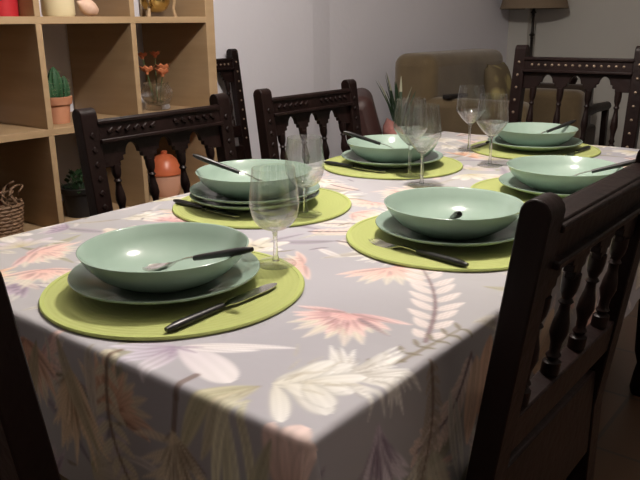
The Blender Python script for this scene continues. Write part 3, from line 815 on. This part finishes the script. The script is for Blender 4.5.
# bottom visible row
t = thing('wicker_basket', 'brown wicker basket with curling twigs at the left edge of the bookshelf', 'basket', (-1.41, .668, s3))
m = MB()
for i in range(9):
    z = .006 + i * .0115; r = .058 + .012 * (i / 8)
    m.tube([(r * (1 + .03 * (-1) ** (k + i)) * math.cos(2 * PI * k / 28), r * (1 + .03 * (-1) ** (k + i)) * math.sin(2 * PI * k / 28), z) for k in range(29)], .0062, 6, caps=False)
for k in range(14):
    a = 2 * PI * k / 14; m.tube([(.058 * math.cos(a), .058 * math.sin(a), 0), (.07 * math.cos(a), .07 * math.sin(a), .108)], .004, 6)
m.lathe([(0, .001), (.056, .001), (.056, .008), (0, .008)], 28)
m.build('body', WICK, t)
for k in range(9):
    a = rng.uniform(0, 2 * PI); r0 = rng.uniform(.01, .05); hh = rng.uniform(.035, .075)
    pts = []
    for q in np.linspace(0, 1, 14):
        pts.append((r0 * math.cos(a) + .035 * q * math.cos(a) + .014 * math.sin(q * 9 + k), r0 * math.sin(a) + .035 * q * math.sin(a) + .014 * math.cos(q * 9 + k), .09 + hh * math.sin(q * PI * .8)))
    MB().tube(pts, [.0055 - .003 * q for q in np.linspace(0, 1, 14)], 6).build('twig', WICK if k % 3 else REDD, t)
t = thing('potted_plant', 'small leafy plant in a black pot behind the nearer carved chair', 'plant', (-1.42, .975, s3))
pot_mb(.052, .066, .105).build('pot', BLACKPOT, t, .001)
MB().lathe([(0, .08), (.055, .08), (.054, .088), (0, .09)], 24).build('soil', SOIL, t)
m = MB()
for k in range(46):
    a = rng.uniform(0, 2 * PI); e = rng.uniform(.1, 1.35); ln = rng.uniform(.03, .075)
    b = Vector((rng.uniform(-.03, .03), rng.uniform(-.03, .03), .088)); d = Vector((math.cos(a) * math.cos(e), math.sin(a) * math.cos(e), math.sin(e)))
    s_ = d.cross(Vector((0, 0, 1))).normalized(); tip = b + d * ln
    m.tube([b, tip], .0011, 4)
    w = rng.uniform(.009, .015); u = s_.cross(d) * .0006
    p = [tip, tip + d * w + s_ * w * .8, tip + d * w * 2.3 - Vector((0, 0, w * .5)), tip + d * w - s_ * w * .8]
    m.add([v + u for v in p] + [v - u for v in p], [(0, 1, 2, 3), (7, 6, 5, 4), (0, 4, 5, 1), (1, 5, 6, 2), (2, 6, 7, 3), (3, 7, 4, 0)])
m.build('foliage', LEAFD, t, smooth=False)
t = thing('ceramic_jar', 'round orange jar with a pinkish lower half seen through the nearer carved chair', 'jar', (-1.42, 1.365, s3))
MB().lathe([(0, 0), (.05, 0), (.058, .02), (.062, .05), (.062, .085), (0, .085)], 40).build('vessel', JARB, t)
MB().lathe([(0, .086), (.066, .086), (.067, .094), (.062, .112), (.05, .14), (.032, .158), (.012, .164), (.014, .176), (0, .18)], 40).build('lid', JARM, t)

# ------------------------------------------------------------------ sofa corner
XW = XL + .035
sf = thing('sofa', 'olive brown upholstered sofa with a tall rounded back against the wall', 'sofa', (-1.10, 3.53, 0))
def sp(name, x0, x1, y0, y1, z0, z1, bev, m=SOFAM, lab=None):
    o = MB().box(((x0 + x1) / 2 + 1.10, (y0 + y1) / 2 - 3.53, (z0 + z1) / 2), (x1 - x0, y1 - y0, z1 - z0)).build(name, m, sf, bev, seg=5)
    return o
sp('base', -1.47, -.68, 3.08, 3.98, .05, .28, .02)
sp('backrest', -1.47, -1.20, 3.06, 4.00, .20, T + .212, .07)
sp('armrest', -1.45, -.66, 3.06, 3.20, .06, .70, .05); sp('armrest', -1.45, -.66, 3.86, 4.00, .06, .70, .05)
sp('seat_cushion', -1.21, -.66, 3.205, 3.855, .282, .43, .035)
for x in (-1.40, -.74):
    for y in (3.13, 3.93): sp('foot', x - .025, x + .025, y - .025, y + .025, 0, .055, .004, WOOD)
def cushion_mb(w, h, t):
    m = MB(); n = 14; vs = []; fs = []
    for sgn in (1, -1):
        for i in range(n + 1):
            for j in range(n + 1):
                a = -1 + 2 * i / n; b = -1 + 2 * j / n
                k = (1 - a ** 4) * (1 - b ** 4)
                pin = 1 - .06 * (1 - abs(a)) * abs(b) ** 3 - .0
                vs.append((sgn * t / 2 * k ** .5, w / 2 * a * (1 - .07 * (1 - a * a) * 0 - .05 * (1 - b * b)), h / 2 * b * (1 - .05 * (1 - a * a))))
    N = (n + 1) ** 2
    for i in range(n):
        for j in range(n):
            q = i * (n + 1) + j
            fs.append((q, q + 1, q + n + 2, q + n + 1)); fs.append((N + q, N + q + n + 1, N + q + n + 2, N + q + 1))
    m.add(vs, fs); return m
def weld(o):
    bm = bmesh.new(); bm.from_mesh(o.data); bmesh.ops.remove_doubles(bm, verts=bm.verts, dist=1e-5); bmesh.ops.recalc_face_normals(bm, faces=bm.faces); bm.to_mesh(o.data); bm.free(); return o
o = weld(cushion_mb(.30, .43, .12).build('cushion', PRINT)); o.location = (-1.09, 3.70, .648); o.rotation_euler = (0, -.2, .1)
tag(o, 'yellow flowered cushion leaning on the sofa back behind the far wine glasses', 'cushion')
o = MB().box((0, 0, 0), (.05, .16, .02)).build('remote_control', DARKB, None, .004); o.location = (-1.09, 3.13, .7105); o.rotation_euler = (0, 0, -.2)
tag(o, 'dark remote control lying on the near sofa arm', 'remote control')
# plant on a small round table beside the sofa
t = thing('side_table', 'small round dark side table beside the sofa arm', 'table', (-1.275, 2.865, 0))
MB().lathe([(0, .43), (.17, .43), (.175, .44), (.17, .45), (0, .45)], 40).build('top', WOOD, t)
MB().lathe([(0, .02), (.02, .02), (.03, .06), (.018, .1), (.024, .25), (.016, .38), (.03, .43), (0, .43)], 20).build('column', WOOD, t)
MB().lathe([(0, 0), (.12, 0), (.12, .012), (.03, .024), (0, .024)], 32).build('foot', WOOD, t)
t = thing('potted_plant', 'tall leafy plant with pale upright tips standing left of the sofa', 'plant', (-1.275, 2.865, .4505))
pot_mb(.05, .062, .10).build('pot', BLACKPOT, t, .001)
MB().lathe([(0, .07), (.05, .07), (.05, .083), (0, .085)], 24).build('soil', SOIL, t)
for k in range(20):
    a = rng.uniform(0, 2 * PI); ln = rng.uniform(.18, .33); r0 = rng.uniform(0, .03); lean_ = rng.uniform(.05, .38)
    b = Vector((r0 * math.cos(a), r0 * math.sin(a), .083)); d = Vector((math.cos(a) * lean_, math.sin(a) * lean_, 1)).normalized()
    m = MB(); pts = [b + d * ln * q + Vector((math.cos(a), math.sin(a), 0)) * .03 * q * q for q in np.linspace(0, 1, 8)]
    m.tube(pts[:6], [.004, .007, .009, .010, .009, .008], 8, flat=.3); m.tube(pts[5:], [.008, .0055, .001], 8, mi=1, flat=.35)
    m.build('leaf', [LEAFD, LEAFP if k % 2 else LEAFD], t)
# club chair, seen edge on past the second carved chair
ac = thing('armchair', 'dark maroon leather armchair seen edge on behind the farther bookshelf side chair', 'armchair', (-.875, 2.445, 0), math.atan2(.581, .814) - PI / 2)
def ap_(name, x0, x1, y0, y1, z0, z1, bev, m=MAROON, rx=0):
    o = MB().box((0, 0, 0), (x1 - x0, y1 - y0, z1 - z0)).build(name, m, ac, bev, seg=5)
    o.location = ((x0 + x1) / 2, (y0 + y1) / 2, (z0 + z1) / 2); o.rotation_euler = (rx, 0, 0); return o
ap_('base', -.25, .25, -.2, .25, .12, .30, .02)
ap_('seat_cushion', -.24, .24, -.14, .26, .302, .40, .035)
ap_('backrest', -.25, .25, -.30, -.17, .20, T + .085, .055, MAROON, .27)
for s in (-1, 1):
    ap_('armrest', s * .31 - .055, s * .31 + .055, -.2, .24, .12, .53, .04)
    for y in (-.17, .2): ap_('foot', s * .24 - .02, s * .24 + .02, y - .02, y + .02, 0, .122, .004, WOOD)
o = weld(cushion_mb(.34, .27, .09).build('cushion', PINKC))
tag(o, 'dull pink cushion leaning in the dark maroon armchair', 'cushion')
rz = ac.rotation_euler.z
o.rotation_euler = (0, -.33, rz + PI / 2); p = Matrix.Rotation(rz, 4, 'Z') @ Vector((0, -.125, 0)); o.location = (ac.location.x + p.x, ac.location.y + p.y, .53)
# upholstered armchair by the far wall
fa = thing('armchair', 'brown upholstered armchair with dark scroll arms by the far wall, behind the studded chair', 'armchair', (-1.06, 4.42, 0), PI)
def fp(name, x0, x1, y0, y1, z0, z1, bev, m=BROWNU):
    return MB().box(((x0 + x1) / 2, (y0 + y1) / 2, (z0 + z1) / 2), (x1 - x0, y1 - y0, z1 - z0)).build(name, m, fa, bev, seg=4)
fp('seat', -.27, .27, -.2, .28, .24, .42, .03); fp('backrest', -.20, .33, -.30, -.17, .26, T - .045, .03)
for s in (-1, 1):
    MB().tube([(s * .31, -.24, .54), (s * .31, .0, .545), (s * .31, .2, .53), (s * .31, .25, .50), (s * .31, .235, .465)], [.03, .03, .032, .034, .026], 12).build('arm', WOOD, fa)
    MB().lathe([(0, 0), (.022, 0), (.026, .2), (.02, .35), (.026, .5), (0, .5)], 16, (s * .31, .2, .0)).build('front_leg', WOOD, fa)
    MB().box((s * .30, -.25, .27), (.04, .04, .54)).build('rear_leg', WOOD, fa, .004)
MB().lathe([(0, 0), (.02, 0), (.03, .02), (.036, .04), (.02, .065), (0, .07)], 20, (-.06, -.235, T - .05)).build('finial', WOOD, fa)
# floor lamp
fx, fy = -1.25, 4.50
FL = at = None
t = thing('floor_lamp', 'tall floor lamp with a knobbed dark iron pole and unlit brown shade', 'lamp', (-1.42, 4.90, 0))
MB().lathe([(0, 0), (.14, 0), (.14, .015), (.05, .03), (.02, .06), (0, .06)], 40).build('base', IRON, t)
prof = [(0, .05), (.011, .05)]
for z in np.arange(.2, 1.2, .16): prof += [(.010, z - .03), (.014, z - .022), (.010, z - .014), (.012, z - .01), (.023, z), (.012, z + .01), (.010, z + .02)]
prof += [(.010, 1.45), (0, 1.45)]
MB().lathe(prof, 20).build('pole', IRON, t)
MB().lathe([(.245, T + .465), (.17, T + .75), (.167, T + .75), (.242, T + .465)], 56, closed=True).build('shade', SHADE, t)
m = MB()
for k in range(3):
    a = 2 * PI * k / 3; m.tube([(0, 0, T + .70), (math.cos(a) * .181, math.sin(a) * .181, T + .70)], .003, 6)
m.build('shade_holder', IRON, t)

# ------------------------------------------------------------------ lamp over the table
LX, LY, LZ = 0.0, .86, T + 1.31
t = thing('pendant_lamp', 'pendant lamp with a bare round bulb hanging over the dining table', 'lamp', (LX, LY, LZ))
MB().lathe([(0, -.042), (.021, -.037), (.037, -.02), (.042, 0), (.038, .018), (.028, .036), (.02, .055), (0, .055)], 32).build('bulb', mat_bulb(1330), t)
MB().lathe([(0, .056), (.024, .056), (.024, .11), (.008, .125), (0, .125)], 24).build('socket', DARKB, t)
MB().tube([(0, 0, .12), (0, 0, ZC - LZ - .02)], .004, 8).build('cord', CORDM, t)
MB().lathe([(0, ZC - LZ - .03), (.05, ZC - LZ - .03), (.055, ZC - LZ - .001), (0, ZC - LZ - .001)], 32).build('ceiling_rose', CORDM, t)

# ------------------------------------------------------------------ camera and render look
F, yaw, pitch, roll = 722.41, -.675, .2906, -.0112
f = Vector((math.sin(yaw) * math.cos(pitch), math.cos(yaw) * math.cos(pitch), -math.sin(pitch)))
r = Vector((math.cos(yaw), -math.sin(yaw), 0)); u = r.cross(f)
r2 = r * math.cos(roll) + u * math.sin(roll); u2 = u * math.cos(roll) - r * math.sin(roll)
cam = bpy.data.cameras.new('camera'); co = bpy.data.objects.new('camera', cam); COL.objects.link(co)
cam.sensor_width = 36; cam.sensor_fit = 'HORIZONTAL'; cam.lens = F / 640 * 36; cam.clip_start = .02
co.matrix_world = Matrix(((r2.x, u2.x, -f.x, .8264), (r2.y, u2.y, -f.y, -.4618), (r2.z, u2.z, -f.z, T + .375), (0, 0, 0, 1)))
SC.camera = co
w = bpy.data.worlds.new('night'); SC.world = w; w.use_nodes = True
w.node_tree.nodes['Background'].inputs[0].default_value = (.01, .01, .012, 1)
SC.view_settings.view_transform = 'Standard'; SC.view_settings.look = 'None'
SC.view_settings.exposure = 0.0; SC.view_settings.gamma = 1.0; SC.view_settings.use_curve_mapping = False
SC.cycles.use_denoising = True
SC.cycles.max_bounces = 10; SC.cycles.transmission_bounces = 10; SC.cycles.transparent_max_bounces = 8
SC.cycles.caustics_reflective = False
SC.cycles.sample_clamp_indirect = 4
